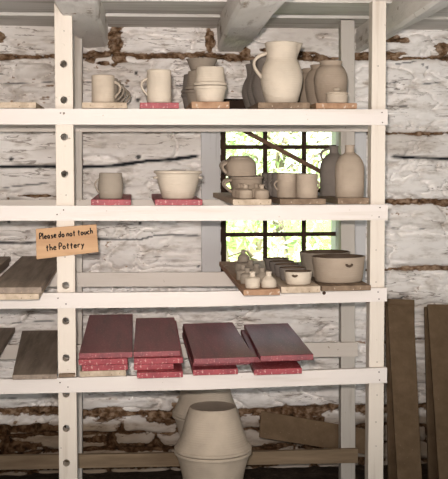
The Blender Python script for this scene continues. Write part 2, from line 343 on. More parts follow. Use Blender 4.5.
    me.polygons.foreach_set('use_smooth', np.ones(len(F), bool)); me.update(calc_edges=True)
    for n_, arr in (('mud', mud), ('crack', crk), ('grime', grime)):
        a = me.attributes.new(n_, 'FLOAT', 'POINT'); a.data.foreach_set('value', arr.reshape(-1).astype(np.float32))
    me.materials.append(m_wall); o = bpy.data.objects.new('wall_back', me); COL.objects.link(o); struct(o)
make_wall()
# wall outer body behind the hewn faces (four blocks round the window opening) closing off daylight
T0, T1 = WALL+.055, WALL+.20
vs, fs = [], []
for a, b_, c, d in ((-1.4, WX0, FLOOR-.03, CEIL+.1), (WX1, 2.6, FLOOR-.03, CEIL+.1), (WX0, WX1, FLOOR-.03, WZ0), (WX0, WX1, WZ1, CEIL+.1)):
    k = len(vs); vs += [(a, T0, c), (b_, T0, c), (b_, T0, d), (a, T0, d), (a, T1, c), (b_, T1, c), (b_, T1, d), (a, T1, d)]
    fs += [tuple(i+k for i in f) for f in BF]
struct(mesh_obj('wall_back_core', vs, fs, m_plain))
struct(box('wall_left', -1.3, -1.2, -4.5, WALL+.2, FLOOR-.03, CEIL+.1, m_plain, bevel=0))
struct(box('wall_right', 2.2, 2.3, -4.5, WALL+.2, FLOOR-.03, CEIL+.1, m_plain, bevel=0))
# front wall with the doorway behind the photographer
vs, fs = [], []
for a, b_, c, d in ((-1.3, .5, FLOOR, CEIL+.1), (2.2, 2.3, FLOOR, CEIL+.1), (.5, 2.2, CEIL-.12, CEIL+.1)):
    k = len(vs); vs += [(a, -4.6, c), (b_, -4.6, c), (b_, -4.6, d), (a, -4.6, d), (a, -4.5, c), (b_, -4.5, c), (b_, -4.5, d), (a, -4.5, d)]
    fs += [tuple(i+k for i in f) for f in BF]
struct(mesh_obj('wall_front', vs, fs, m_plain))
# floor: uneven earth
g = []; n = 60
for j in range(n+1):
    for i in range(n+1):
        x = -1.3+3.6*i/n; y = -4.6+5.7*j/n
        g.append((x, y, FLOOR-.002-.004*random.random()))
struct(mesh_obj('floor', g, [(j*(n+1)+i, j*(n+1)+i+1, (j+1)*(n+1)+i+1, (j+1)*(n+1)+i) for j in range(n) for i in range(n)], m_earth, smooth=True))
# ceiling planks, each lapping the next
vs, fs = [], []
edges = [WALL+.06, onz(150, 17, CEIL).y, onz(150, 14.5, CEIL).y, onz(150, 1, CEIL).y]
y = edges[-1]
while y > -4.6: y -= .27+.02*random.random(); edges.append(y)
for i, (a, b_) in enumerate(zip(edges[:-1], edges[1:])):
    zz = CEIL+(.012 if i % 2 else 0); k = len(vs)
    vs += [(-1.3, b_, zz), (2.3, b_, zz+.002), (2.3, a, zz+.004), (-1.3, a, zz+.004), (-1.3, b_, CEIL+.06), (2.3, b_, CEIL+.06), (2.3, a, CEIL+.06), (-1.3, a, CEIL+.06)]
    fs += [tuple(j+k for j in f) for f in BF]
struct(mesh_obj('ceiling', vs, fs, m_ceil, bevel=.0012))
# roof above keeps the sun out
struct(box('roof', -1.9, 2.9, -5.2, WALL+.55, CEIL+.12, CEIL+.2, m_bark, bevel=0))

def beam(lw, rw, lnear, rnear, label):
    """ends at the wall: lw / rw pixel of bottom corners; lnear / rnear pixels where the bottom edges leave the frame"""
    A, B = at(*lw, WALL), at(*rw, WALL); C, D = onz(*lnear, A.z), onz(*rnear, B.z)
    dl = (C.x-A.x)/(C.y-A.y); dr = (D.x-B.x)/(D.y-B.y)
    st = [WALL+.04]+[WALL-.1-.17*i for i in range(8)]+[-1.0, -2.0, -3.0, -4.5]
    vs, fs = [], []; rr = random.Random(int(lw[0]))
    for y in st:
        yy = max(y, -.9); xa = A.x+dl*(yy-WALL)+rr.uniform(-.004, .004); xb = B.x+dr*(yy-WALL)+rr.uniform(-.004, .004)
        j1, j2 = rr.uniform(-.004, .004), rr.uniform(-.004, .004); t = CEIL+.03; ch = .010
        vs += [(xa, y, A.z+ch+j1), (xa+ch, y, A.z+j1), (xb-ch, y, B.z+j2), (xb, y, B.z+ch+j2), (xb+.003, y, t), (xa-.003, y, t)]
    for i in range(len(st)-1):
        for k in range(6): fs.append((i*6+k, i*6+(k+1) % 6, (i+1)*6+(k+1) % 6, (i+1)*6+k))
    fs += [tuple(range(6)), tuple((len(st)-1)*6+k for k in reversed(range(6)))]
    o = mesh_obj('ceiling_beam', vs, fs, m_beam); tag(o, label, 'beam'); return o
beam((82, 48), (107.5, 47), (50, 0), (96, 0), 'whitewashed hewn ceiling beam over the left shelf post')
beam((217, 51), (243.5, 52), (241, 0), (289, 0), 'whitewashed hewn ceiling beam ending left of the tall pitcher')
beam((356, 52), (379, 45), (448, -5), (448, 7), 'whitewashed hewn ceiling beam at the right, running behind the right shelf post')
for (lw, rw, ln, rn) in (((218+27, 52), (247.5, 53.5), (291, 0), (295, 0)),):
    pass

# ------------------------------------------------------------------ window
win = empty('window_1', ((WX0+WX1)/2, WALL+.10, WZ0)); struct(win)
def wbox(name, x0, x1, y0, y1, z0, z1, m, bevel=.001):
    o = box(name, x0, x1, y0, y1, z0, z1, m, None, bevel); o.parent = win; o.matrix_parent_inverse = Matrix.Translation(-win.location); return o
YW = WALL+.075
a = at(226, 147, YW).x; xr = at(336.5, 147, YW).x; zt, zb = at(280, 110, YW).z, at(280, 277, YW).z
# jamb lining through the wall thickness
wbox('jamb', WX0-.004, WX0+.006, WALL+.012, T1, WZ0, WZ1, m_dark)
wbox('jamb', WX1-.004, WX1+.008, WALL+.012, T1, WZ0, WZ1, m_case)
wbox('sill', WX0, WX1, WALL+.012, T1, WZ0-.02, WZ0, m_dark); wbox('head', WX0, WX1, WALL+.012, T1, WZ1, WZ1+.02, m_dark)
wbox('stile', WX0+.006, a, YW, YW+.03, WZ0, WZ1, m_dark); wbox('stile', xr, WX1-.004, YW, YW+.03, WZ0, WZ1, m_case)
wbox('bottom_rail', a, xr, YW, YW+.03, WZ0, zb, m_dark); wbox('top_rail', a, xr, YW, YW+.03, zt, WZ1, m_dark)
for px in (265.5, 304.5):
    x = at(px, 147, YW).x; wbox('muntin', x-.0085, x+.0085, YW+.003, YW+.025, zb, zt, m_dark)
for py in (147, 190.5, 234.5):
    z = at(280, py, YW).z; wbox('muntin', a, xr, YW+.005, YW+.023, z-.0085, z+.0085, m_dark)
wbox('glass', a, xr, YW+.013, YW+.0155, zb, zt, m_glass, 0)
# flat casing boards either side
yc0, yc1 = WALL-.026, WALL-.012
wbox('casing', at(201.5, 200, yc0).x, at(220.5, 200, yc0).x, yc0, yc1+.012, WZ0-.02, at(210, 108, yc0).z, m_case)
wbox('casing', at(341.5, 200, yc0).x, at(366, 200, yc0).x, yc0, yc1+.012, WZ0-.02, at(350, 108, yc0).z, m_case)
# diagonal stick across the panes
p0, p1 = at(232, 124, YW-.02), at(345, 184.5, YW-.02); d = (p1-p0).normalized(); nn = Vector((-d.z, 0, d.x))*.0088; yb = Vector((0, .014, 0))
st = hexa('wooden_stick', [p0-nn, p1-nn, p1+nn, p0+nn, p0-nn+yb, p1-nn+yb, p1+nn+yb, p0+nn+yb], m_stick, None, .002)
tag(st, 'brown wooden stick lying diagonally across the window panes', 'stick')

# ------------------------------------------------------------------ outdoors seen through the panes
gy = T1+.02
struct(mesh_obj('ground_outside', [(-30, gy, FLOOR-.3), (34, gy, FLOOR-.3), (34, 60, FLOOR+.6), (-30, 60, FLOOR+.6)], [(0, 1, 2, 3)], m_grass))
def tree(x, y, zc, rx, rz, nleaf, mi, size, label, seed):
    rr = random.Random(seed); t = empty('tree', (x, y, FLOOR-.25)); tag(t, label, 'tree', None)
    zb_ = FLOOR-.25; top = zc+rz*.6-zb_
    pts = [Vector((.12*math.sin(k*.9+seed)*k/5, .1*math.cos(k+seed)*k/5, top*k/7)) for k in range(8)]
    v, f = tube_mesh(pts, [.09*(1-.8*k/7)+.01 for k in range(8)], 8); 
    for _ in range(9):
        s = pts[rr.randint(3, 6)]; e = s+Vector((rr.uniform(-1, 1)*rx, rr.uniform(-.6, .6)*rx, rr.uniform(.1, .7)*rz)); md = (s+e)/2+Vector((0, 0, .1))
        v2, f2 = tube_mesh([s, md, e], [.022, .014, .005], 5); k = len(v); v += v2; f += [tuple(i+k for i in q) for q in f2]
    mesh_obj('trunk', v, f, m_bark, t, True)
    v, f = [], []
    cl = [(rr.gauss(0, .5)*rx, rr.gauss(0, .5)*rx, zc-zb_+rr.gauss(0, .5)*rz) for _ in range(34)]
    for _ in range(nleaf):
        c = Vector(rr.choice(cl))+Vector((rr.gauss(0, 1), rr.gauss(0, 1), rr.gauss(0, 1)))*.2*rx
        u = Vector((rr.gauss(0, 1), rr.gauss(0, 1), rr.gauss(0, 1))).normalized(); w_ = u.orthogonal().normalized(); s = size*rr.uniform(.6, 1.3)
        bend = u.cross(w_)*s*.2; k = len(v)
        v += [c-u*s, c-w_*s*.42+bend, c+u*s, c+w_*s*.42+bend]; f.append((k, k+1, k+2, k+3))
    o = mesh_obj('foliage', v, f, m_leaf[mi], t); return t
def outx(px, y): return at(px, 200, y).x
tree(outx(222, 5), 5.0, .15, .42, .8, 500, 0, .05, 'light green leafy tree outside behind the left window panes', 1)
tree(outx(282, 8), 8.0, .3, .95, 1.1, 1200, 1, .06, 'mid green tree outside behind the middle window panes', 2)
tree(outx(345, 5.2), 5.2, .2, .42, .8, 500, 2, .05, 'yellow green tree outside behind the right window panes', 3)
tree(outx(262, 14), 14.0, 1.0, 1.9, 1.3, 1000, 0, .10, 'tall far tree outside seen through the upper middle panes', 4)
tree(outx(284, 3.3), 3.3, -.62, .35, .22, 420, 2, .035, 'low yellow green bush outside behind the bottom panes', 5)

# ------------------------------------------------------------------ shelving rack
SF = [  # front rails: (px, py) of top edge left/mid/right, bottom edge left/right
    ([(-60, 108.4), (200, 109), (387.8, 109.3)], [(-60, 124.4), (200, 124.7), (387.8, 125)]),
    ([(-60, 205.6), (200, 205.7), (387.8, 204.5)], [(-60, 220.6), (200, 220.8), (387.8, 220.2)]),
    ([(-60, 294.0), (60, 293), (200, 291.8), (387, 288)], [(-60, 309), (60, 308.5), (200, 306.8), (387, 301.3)]),
    ([(-60, 380.5), (60, 378.2), (200, 374.2), (387, 367.8)], [(-60, 395.5), (60, 392.8), (200, 389.8), (387, 382.8)])]
SR = [([(-60, 117.5), (370, 117.5)], [(-60, 131.7), (370, 131.7)]), ([(-60, 200), (370, 199.4)], [(-60, 214), (370, 213.4)]),
      ([(-60, 273), (224, 272.2), (358, 271)], [(-60, 287), (224, 286.3), (358, 285)]),
      ([(-60, 345.5), (130, 344.5), (358, 342.5)], [(-60, 359.5), (130, 358.5), (358, 356.5)]),
      ([(-60, 457), (250, 452), (358, 449)], [(-60, 471), (250, 465), (358, 463)])]
S = .578; T = .02
rack = empty('shelving_rack', (.53, .3, FLOOR))
tag(rack, 'cream painted open wooden shelving rack of posts and rails holding the pottery', 'shelf')
def radd(o):
    o.parent = rack; o.matrix_parent_inverse = Matrix.Translation(-rack.location); return o
def rail(top, bot, Y, m, name='rail'):
    tp = [at(a, b_, Y) for a, b_ in top]; bt = [at(a, interp(bot, a), Y) for a, b_ in top]
    vs, fs = [], []
    for q, s in zip(tp, bt): vs += [(s.x, Y, s.z), (q.x, Y, q.z), (q.x, Y+T, q.z), (s.x, Y+T, s.z)]
    n = len(tp)
    for i in range(n-1):
        for k in range(4): fs.append((i*4+k, i*4+(k+1) % 4, (i+1)*4+(k+1) % 4, (i+1)*4+k))
    fs += [(0, 1, 2, 3), ((n-1)*4+3, (n-1)*4+2, (n-1)*4+1, (n-1)*4)]
    radd(mesh_obj(name, vs, fs, m)); return [(q.x, q.z) for q in tp]
ZF = [rail(t, b_, 0, m_rail) for t, b_ in SF]
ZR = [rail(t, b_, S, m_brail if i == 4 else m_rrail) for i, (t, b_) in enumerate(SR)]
def zshelf(i, x, y):
    zf, zr = interp(ZF[i], x), interp(ZR[i], x)
    return zf+(zr-zf)*(y-T/2)/S
def slope(i, x): return math.atan((interp(ZR[i], x)-interp(ZF[i], x))/S)
def post(l_top, r_top, l_bot, r_bot, Y, depth, m, ztop):
    """pixel x of edges at py 60 and py 430 on plane Y"""
    a, b_, c, d = at(l_top, 60, Y), at(r_top, 60, Y), at(l_bot, 430, Y), at(r_bot, 430, Y)
    def ex(p, q, z): return p.x+(q.x-p.x)*(z-p.z)/(q.z-p.z)
    zt_, zb_ = ztop, FLOOR
    L0, R0, L1, R1 = ex(a, c, zb_), ex(b_, d, zb_), ex(a, c, zt_), ex(b_, d, zt_)
    o = hexa('post', [(L0, Y, zb_), (R0, Y, zb_), (R1, Y, zt_), (L1, Y, zt_), (L0, Y+depth, zb_), (R0, Y+depth, zb_), (R1, Y+depth, zt_), (L1, Y+depth, zt_)], m, None, .002)
    radd(o); return o
lp = post(54.7, 72.5, 58.6, 76.8, T, .05, m_post, at(60, 1.5, T).z)
post(372, 386, 368.5, 383.6, T, .052, m_post, at(378, .5, T).z)
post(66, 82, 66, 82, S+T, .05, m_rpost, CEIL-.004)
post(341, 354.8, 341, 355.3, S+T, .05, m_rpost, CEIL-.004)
# bored peg holes in the left post
bm = bmesh.new()
for py in (64, 100, 137, 174, 285.5, 321, 358, 394, 428.5, 463):
    px = 63.6+(py-64)*.0075*1.25 if py < 200 else 65.6+(py-285)*.004
    c = at(px, py, T); r = bmesh.ops.create_cone(bm, cap_ends=True, segments=24, radius1=.0118, radius2=.0118, depth=.2)
    bmesh.ops.rotate(bm, verts=r['verts'], matrix=Matrix.Rotation(math.pi/2, 3, 'X')); bmesh.ops.translate(bm, verts=r['verts'], vec=(c.x, T+.02, c.z))
me = bpy.data.meshes.new('drill'); bm.to_mesh(me); bm.free(); drill = bpy.data.objects.new('drill', me); COL.objects.link(drill)
md = lp.modifiers.new('bore', 'BOOLEAN'); md.object = drill; md.solver = 'EXACT'; md.operation = 'DIFFERENCE'
bpy.context.view_layer.update(); dg = bpy.context.evaluated_depsgraph_get()
nm = bpy.data.meshes.new_from_object(lp.evaluated_get(dg)); lp.modifiers.clear(); lp.data = nm; bpy.data.objects.remove(drill)
def nail(px, py, r=.0028, Y=0):
    c = at(px, py, Y); v, f = lathe_mesh('n', [(0, .004), (r, .003), (r, -.0012), (r*.6, -.002), (0, -.0022)], 10)
    o = mesh_obj('nail_or_knot', [(c.x+a, Y+d, c.z+b_) for a, b_, d in v], f, m_nail, None, True); radd(o)
for q in ((57, 214.5), (63.5, 210), (58, 298.2), (66, 304), (60, 382.5), (68, 387), (60.5, 113), (64, 113), (382, 112.5), (382.5, 122.5), (379, 372), (379.5, 380), (380, 207.5), (379, 217), (378, 292), (379, 299)): nail(*q, r=.0021)
nail(324, 293, .006)  # this wide one is the dark knot in the rail, not a nail
for q in ((378, 66), (376, 250), (376, 282), (377, 362), (377, 395), (376, 422), (376, 446), (64, 31), (66, 195), (65, 257), (61, 448)): nail(*q, r=.0016, Y=T)

# ------------------------------------------------------------------ ware boards
BT = .0185
def board(i, fl, fr, y0, y1, m, label, level=0, bl=None, ref=None, thick=BT, group=None, zoff=0, name='ware_board'):
    """fl, fr: pixel x of the front edge ends; lies across the rails of tier i; level = boards beneath it"""
    z_ = zshelf(i, at((fl+fr)/2, 200, y0).x, y0)+zoff+level*(BT+.0006)
    # find py of the front edge
    def xy(px):
        py = 200.
        for _ in range(6):
            q = at(px, py, y0); q2 = at(px, py+1, y0); py += (z_-q.z)/(q2.z-q.z)
        return at(px, py, y0).x
    xa, xb = xy(fl), xy(fr); xm = (xa+xb)/2; sl = slope(i, xm if ref is None else ref[0])
    z_ = max(zshelf(i, xm, y) + 0 for y in (y0,))+zoff
    if ref is not None: z_ = zshelf(i, ref[0], y0)+(xm-ref[0])*math.tan(ref[1])+zoff
    z_ += level*(BT+.0006)+.0012
    dx = bl or 0.
    o = hexa(name, [(xa-xm, 0, 0), (xb-xm, 0, 0), (xb-xm, 0, thick), (xa-xm, 0, thick), (xa-xm+dx, y1-y0, 0), (xb-xm+dx, y1-y0, 0), (xb-xm+dx, y1-y0, thick), (xa-xm+dx, y1-y0, thick)], m, None, .0018)
    tilt = math.atan((interp(ZF[i], xb)-interp(ZF[i], xa))/(xb-xa))
    if ref is not None: tilt = ref[1]
    o.rotation_euler = (sl, -tilt, 0); o.location = (xm, y0, z_+.0006)
    tag(o, label, 'board', group); return o
# tier 1
board(0, -14, 36, .0, .70, m_pale, 'pale wooden board alone on the top shelf left of the left post')
board(0, 82, 127, .0, .70, m_pale, 'pale wooden board under the row of mugs on the top shelf')
board(0, 140, 179, .002, .70, m_red, 'red painted board under the tall mug on the top shelf')
board(0, 191.5, 229.5, .002, .72, m_orange, 'pinkish brown board under the stacked bowls on the top shelf', thick=.022)
board(0, 258, 310, .004, .80, m_ware, 'brown board under the pitchers on the top shelf', thick=.020)
board(0, 316, 357, .002, .72, m_orange, 'orange brown board under the round jars at the top shelf right end')
# tier 2
board(1, 91, 131, -.02, .60, m_red, 'red painted board under the small mug on the second shelf')
board(1, 155, 202.5, -.02, .66, m_red, 'red painted board under the wide bowl on the second shelf')
board(1, 233, 271.5, -.02, .84, m_pale, 'worn board under the handled cups and small jars before the window')
board(1, 280, 326, -.015, .80, m_ware, 'brown board under the plain cylinder mugs before the window')
board(1, 338, 369, -.01, .78, m_ware, 'brown board under the narrow necked jugs on the second shelf', thick=.021)
# tier 3
board(2, -14, 39, -.16, .80, m_pale, 'lower brown board of the pair jutting out beside the left post on the third shelf')
board(2, -12, 41.5, -.155, .82, m_dusty, 'upper dark topped board of the pair jutting out under the hanging sign', level=1)
board(2, -74, -23, -.10, .80, m_dusty, 'dark board at the left picture edge on the third shelf', level=1)
board(2, -76, -25, -.10, .80, m_dusty, 'dark board beneath another at the left picture edge on the third shelf')
board(2, 243.5, 280, -.135, .80, m_orange, 'orange brown board under the small bottles on the third shelf')
board(2, 281.2, 320.5, -.10, .80, m_pale, 'worn pale board under the row of small bowls on the third shelf', thick=.021)
board(2, 321.5, 371, -.07, .78, m_ware, 'dark reddish board under the largest bowl on the third shelf', thick=.017)
# tier 4
board(3, 12.5, 57, -.02, .80, m_dusty, 'single grey brown board left of the left post on the fourth shelf', thick=.016, bl=-.055)
board(3, -62, -14, .0, .84, m_dusty, 'grey board at the left picture edge on the fourth shelf')
board(3, 59, 75, .002, .0185, m_ware, 'short brown wood offcut on the fourth rail against the left post', thick=.011, name='wood_offcut')
def stack(base, specs, where):
    q = onz((specs[0][1]+specs[0][2])/2, 375, ZF[3][0][1]); x0_ = at((specs[0][1]+specs[0][2])/2, 375, 0).x
    ref = (x0_, math.atan((interp(ZF[3], x0_+.08)-interp(ZF[3], x0_-.08))/.16))
    for k, (m, fl, fr, y0, y1, lab) in enumerate(specs): board(3, fl, fr, y0, y1, m, lab+' '+where, level=k, ref=ref, bl=base)
A = 'of the stack nearest the left post'
stack(0, [(m_pale, 80, 126, .0, .80, 'bare pale bottom board'), (m_red, 82, 128, .0, .82, 'red board second from bottom'), (m_red, 78.5, 127.5, .0, .82, 'red board second from top'), (m_maroon, 79, 132.5, .01, .82, 'topmost dark red board')], A)
B = 'of the second red stack from the left post'
stack(.010, [(m_red, 137, 183, -.05, .70, 'bottom red board'), (m_red, 134, 173.5, -.01, .76, 'red board second from bottom'), (m_red, 134, 183, -.01, .78, 'red board second from top'), (m_maroon, 133.5, 180, .01, .74, 'topmost dark red board')], B)
Cc = 'of the red stack standing over the floor pots'
stack(0, [(m_red, 193, 238, -.03, .74, 'bottom red board'), (m_maroon, 193, 250, .03, .78, 'middle dark red board'), (m_maroon, 194, 254.5, -.04, .72, 'topmost wide dark red board')], Cc)
Dd = 'of the rightmost red stack'
stack(.022, [(m_red, 254, 302, -.06, .66, 'bottom red board'), (m_maroon, 253, 300, .06, .68, 'middle dark red board'), (m_maroon, 260.5, 313.5, -.03, .69, 'topmost dark red board')], Dd)

# ------------------------------------------------------------------ pottery
def px_prof(pts, y, n=4, wall=.006, closed_top=False, inner=True):
    """pts: (half width px, height px) from base centre upward; returns metres profile with hollow inside"""
    P = ppm(y); pr = [tuple(v) for v in catmull([(a*P, b_*P) for a, b_ in pts], n)]
    pr = [(0, 0)]+[(max(r, .0005), z) for r, z in pr]
    if inner:
        top = pr[-1]; pr.append((top[0]-wall*.5, top[1]+.0015)); 
        for r, z in reversed(pr[1:-1]):
            if z < .006: break
            pr.append((max(r-wall, .001), max(z-.0005, .006)))
        pr.append((0, .006))
    else: pr.append((0, pr[-1][1]))
    return pr
def handle_pts(a, b_, out, y_, n=9):
    """ear shaped loop in the xz plane from a to b_ (x, z), bulging by out"""
    res = []
    for k in range(n):
        t = k/(n-1); x = a[0]+(b_[0]-a[0])*t; z = a[1]+(b_[1]-a[1])*t
        s = math.sin(math.pi*min(1, t*1.02)**.85); res.append((x+out*s, y_, z+abs(out)*.25*math.sin(math.pi*t)*(1-t)))
    return res
def base_loc(i, px, y, zadd):
    z = 0.; 
    x = at(px, 200, y).x
    for _ in range(4):
        z = zshelf(i, x, y)+zadd
        py = 200.
        for __ in range(5):
            q = at(px, py, y); q2 = at(px, py+1, y); py += (z-q.z)/(q2.z-q.z)
        x = at(px, py, y).x
    return Vector((x, y, z+.0012))
def copy_tree(o, parent=None):
    c = o.copy(); COL.objects.link(c); c.parent = parent
    for ch in list(o.children): copy_tree(ch, c)
    return c
def pot(name, i, px, y, prof, mk, label, cat, zadd=BT, handles=(), inner=True, wall=.006, flip=False, group=None, seg=48, deform=None, extra=None, rotz=0, xyz=None, glaze=False):
    pr = px_prof(prof, y, wall=wall, inner=inner)
    h = max(z for r, z in pr)
    if flip: pr = [(r, h-z) for r, z in pr]
    root = empty(name, xyz if xyz is not None else base_loc(i, px, y, zadd))
    v, f = lathe_mesh(name, pr, seg, deform)
    bo = mesh_obj('body', v, f, m_clay[mk], root, True)
    if glaze:
        bo.data.materials.append(m_glaze_lug_shade); hz = max(q[2] for q in v); nring = len(catmull(prof, 4))+2
        for pl in bo.data.polygons:
            if min(pl.vertices) >= 1+(nring-2)*seg: pl.material_index = 1
    P = ppm(y)
    for (x0, z0, x1, z1, out, r, fl) in handles:
        v, f = tube_mesh(handle_pts((x0*P, z0*P), (x1*P, z1*P), out*P, 0), [r*P*(1.15-.3*math.sin(math.pi*k/8)) for k in range(9)], 10, fl)
        mesh_obj('handle', v, f, m_clay[mk], root, True)
    if extra: extra(root, P)
    if i is not None: root.rotation_euler = (slope(i, root.location.x), -math.atan((interp(ZF[i], root.location.x+.05)-interp(ZF[i], root.location.x-.05))/.1), rotz); root.location.z += .0014
    else: root.rotation_euler = (0, 0, rotz)
    tag(root, label, cat, group); root['h'] = h
    return root
def row(src, px, ys, i, zadd, labels, group=None):
    """copies of a pot standing straight behind it: same world x, deeper y"""
    out = []
    for k_, (y, lab) in enumerate(zip(ys, labels)):
        c = copy_tree(src); x = src.location.x+px*(k_+1)*(1 if len(ys) > 1 else 1)
        c.location = (x, y, zshelf(i, x, y)+zadd+.0026); c['label'] = lab
        if group: c['group'] = group
        out.append(c)
    return out
# --- tier 1
MUG = [(10.6, 0), (11.4, 1), (11.3, 6), (11.2, 14), (11.2, 22), (11.3, 26.5)]
mg = pot('mug', 0, 103.3, .05, MUG, 'buff', 'front mug of the row with right hand handles on the top shelf', 'mug', handles=[(11, 21, 11, 5, 6.5, 1.3, 1.8)], rotz=math.radians(18), group='mugs in a row beside the left post')
row(mg, .009, (.17, .29, .41), 0, BT, ['second mug back in the row beside the left post', 'third mug back in the row beside the left post', 'hindmost mug in the row beside the left post'])
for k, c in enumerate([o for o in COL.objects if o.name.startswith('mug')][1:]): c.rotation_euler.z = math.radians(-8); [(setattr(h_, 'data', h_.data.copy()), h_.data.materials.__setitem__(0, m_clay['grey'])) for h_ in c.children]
pot('mug', 0, 159.2, .05, [(11, 0), (12, 1), (12, 10), (11.9, 22), (12, 32)], 'pale', 'tall pale mug alone on a red board on the top shelf', 'mug', handles=[(-11.3, 24, -11.3, 7.5, -6, 1.2, 1.8)])
BW = [(11.5, 0), (12.8, .8), (14, 6), (15.2, 12), (16.2, 13.2), (16.2, 15.4)]
BWU = [(12.8, 0), (13.4, .8), (14, 6), (14.9, 14), (16.2, 15.6), (16.2, 17.8)]
def pair(i, px, y, lo, up, mk, l1, l2, zadd, grp, name='bowl', cat='bowl', handles=((), ())):
    a = pot(name, i, px, y, lo, mk, l1, cat, zadd, handles=handles[0], group=grp)
    b_ = pot(name, i, px, y, up, mk, l2, cat, zadd+a['h']+.0008, handles=handles[1], flip=True, group=grp); return a, b_
G = 'bowls stacked rim to rim on the top shelf'
pair(0, 210.3, .06, BW, BWU, 'pale', 'lower upright bowl of the front rim to rim pair on the top shelf', 'upside down bowl on top of the front rim to rim pair on the top shelf', .022, G)
a, b_ = pair(0, 201.8, .28, BW, BWU, 'grey', 'lowest bowl of the taller stack behind the rim to rim pair', 'middle upside down bowl of the taller stack behind the rim to rim pair', .022, G)
pot('bowl', 0, 202, .28, [(10.5, 0), (11.5, 1), (13.2, 6), (14.8, 10), (15.8, 11)], 'grey', 'topmost upright bowl of the taller stack behind the rim to rim pair', 'bowl', .022+a['h']+b_['h']+.0030, group=G)
pair(0, 197.5, .50, BW, BWU, 'shaded', 'lower bowl of the third bowl pair back on the top shelf', 'upper bowl of the third bowl pair back on the top shelf', .022, G)
# pitchers
PIT_ = [(14.6, 0), (15.6, 1), (18.2, 9), (20.4, 19), (20.8, 27), (18.8, 36), (16.0, 42), (15.2, 46), (15.8, 54), (17, 59.5)]
def spout(v, P=ppm(.08)):
    x, y, z = v; zz = z/P
    if zz > 44 and x > 0:
        a = max(0, 1-abs(y)/(7*P)); t = min(1, (zz-44)/13); x += a*a*4.2*P*t; y *= 1-.25*a*t
    return (x, y, z)
def lip(root, P): pass
pt = pot('pitcher', 0, 281.6, .085, PIT_, 'pale', 'tall pale front pitcher with looped handle on the top shelf', 'pitcher', .020, handles=[(-15, 49.5, -18.8, 24.5, -11, 1.8, 1.6)], deform=spout, group='pitchers in a row on the top shelf')
for nme, y in (('second pitcher back behind the tall pale one', .25), ('third pitcher back behind the tall pale one', .41), ('hindmost pitcher in the row behind the tall pale one', .57)):
    c = row(pt, -.012, (y,), 0, .020, (nme,))[0]; c.rotation_euler.z = math.radians(-85); c.scale = (1, 1, .88)
    for ch in c.children:
        ch.data = ch.data.copy(); ch.data.materials[0] = m_clay['shaded']
# round jars
JR = [(11.5, 0), (12.5, 1), (15.3, 12), (16.7, 22), (16.6, 29), (14.2, 36), (11, 39.6), (10.6, 41), (11.6, 44)]
jr = pot('round_jar', 0, 330.6, .19, JR, 'tan', 'large round shouldered jar behind the small lidded pot on the top shelf', 'jar', group='round jars at the right end of the top shelf')
row(jr, -.008, (.33, .47), 0, BT, ['second round jar back at the right end of the top shelf', 'hindmost round jar at the right end of the top shelf'])
def lidk(root, P):
    v, f = lathe_mesh('l', [(0, 9.0*P), (11.3*P, 9.2*P), (11.5*P, 10.4*P), (8*P, 11.4*P), (3.2*P, 11.8*P), (2.6*P, 12.6*P)], 36)
    v += [(0, 0, 12.6*P)]; l = mesh_obj('lid', v[:-1], f, m_clay['buff'], root, True)
    v, f = lathe_mesh('k', [(0, 12.0*P), (2.2*P, 12.2*P), (3.4*P, 13.4*P), (3.4*P, 14.4*P), (2.2*P, 15.4*P), (0, 15.6*P)], 20)
    mesh_obj('knob', v, f, m_clay['buff'], l, True)
pot('lidded_pot', 0, 336.7, .045, [(10, 0), (10.9, .8), (11, 5), (10.8, 9)], 'buff', 'small lidded pot with a knob in front of the round jar', 'pot', extra=lidk)
# --- tier 2
pot('mug', 1, 110.7, .05, [(10, 0), (11.2, 1), (12.2, 8), (12.3, 15), (11.6, 21), (11.2, 25)], 'grey', 'small rounded greyish mug on a red board on the second shelf', 'mug', handles=[(-11.2, 19, -11.6, 6, -4.2, 1.0, 1.8)], rotz=math.radians(12))
def lugs(root, P):
    for s in (-1, 1):
        v, f = tube_mesh([(s*20.2*P, -4*P, 21*P), (s*22.6*P, -3*P, 20.6*P), (s*23.6*P, 0, 20.4*P), (s*22.6*P, 3*P, 20.6*P), (s*20.2*P, 4*P, 21*P)], 1.2*P, 8, 1.0, (0, 0, 1))
        mesh_obj('handle', v, f, m_clay['pale'], root, True)
pot('wide_bowl', 1, 177.9, .075, [(14, 0), (15.6, 1), (18.4, 10), (20.6, 19), (21.6, 24), (23.6, 25), (24, 27)], 'pale', 'wide flaring bowl with side lugs on a red board on the second shelf', 'bowl', extra=lugs)
CUPL = [(9, 0), (10, 1), (13.2, 6), (15.2, 12), (15.4, 17), (16.6, 18.2), (16.8, 19.6)]
CUPU = [(9.6, 0), (10.6, .8), (11, 1.6), (14, 5), (15, 10), (14.8, 15), (15.2, 18.6)]
G = 'handled cups stacked rim to rim before the window'
for y, k, mk in ((.24, 'front', 'tan'), (.40, 'rear', 'grey')):
    lo = pot('handled_cup', 1, 246.8-(y-.24)*12, y, CUPL, mk, 'lower upright handled cup of the %s pair before the window' % k, 'cup', handles=[(-15.2, 16.5, -13.2, 3.6, -7.6, 1.6, 1.5)], group=G)
    pot('handled_cup', 1, 241.3-(y-.24)*12, y, CUPU, mk, 'upside down handled cup on top of the %s pair before the window' % k, 'cup', zadd=BT+lo['h']+.0008, flip=True, handles=[(-13.8, 13.5, -14.6, 3, -4.6, 1.7, 1.5)], group=G)
JAR = [(6.6, 0), (7.3, .8), (7.4, 6), (6.6, 8.4), (3.6, 9.6), (2.4, 10.6), (2.3, 12.8), (2.9, 14)]
G = 'small necked jars before the handled cups'
ja = pot('small_jar', 1, 245.6, .035, JAR, 'tan', 'front left small necked jar before the handled cups', 'jar', wall=.003, group=G, seg=28)
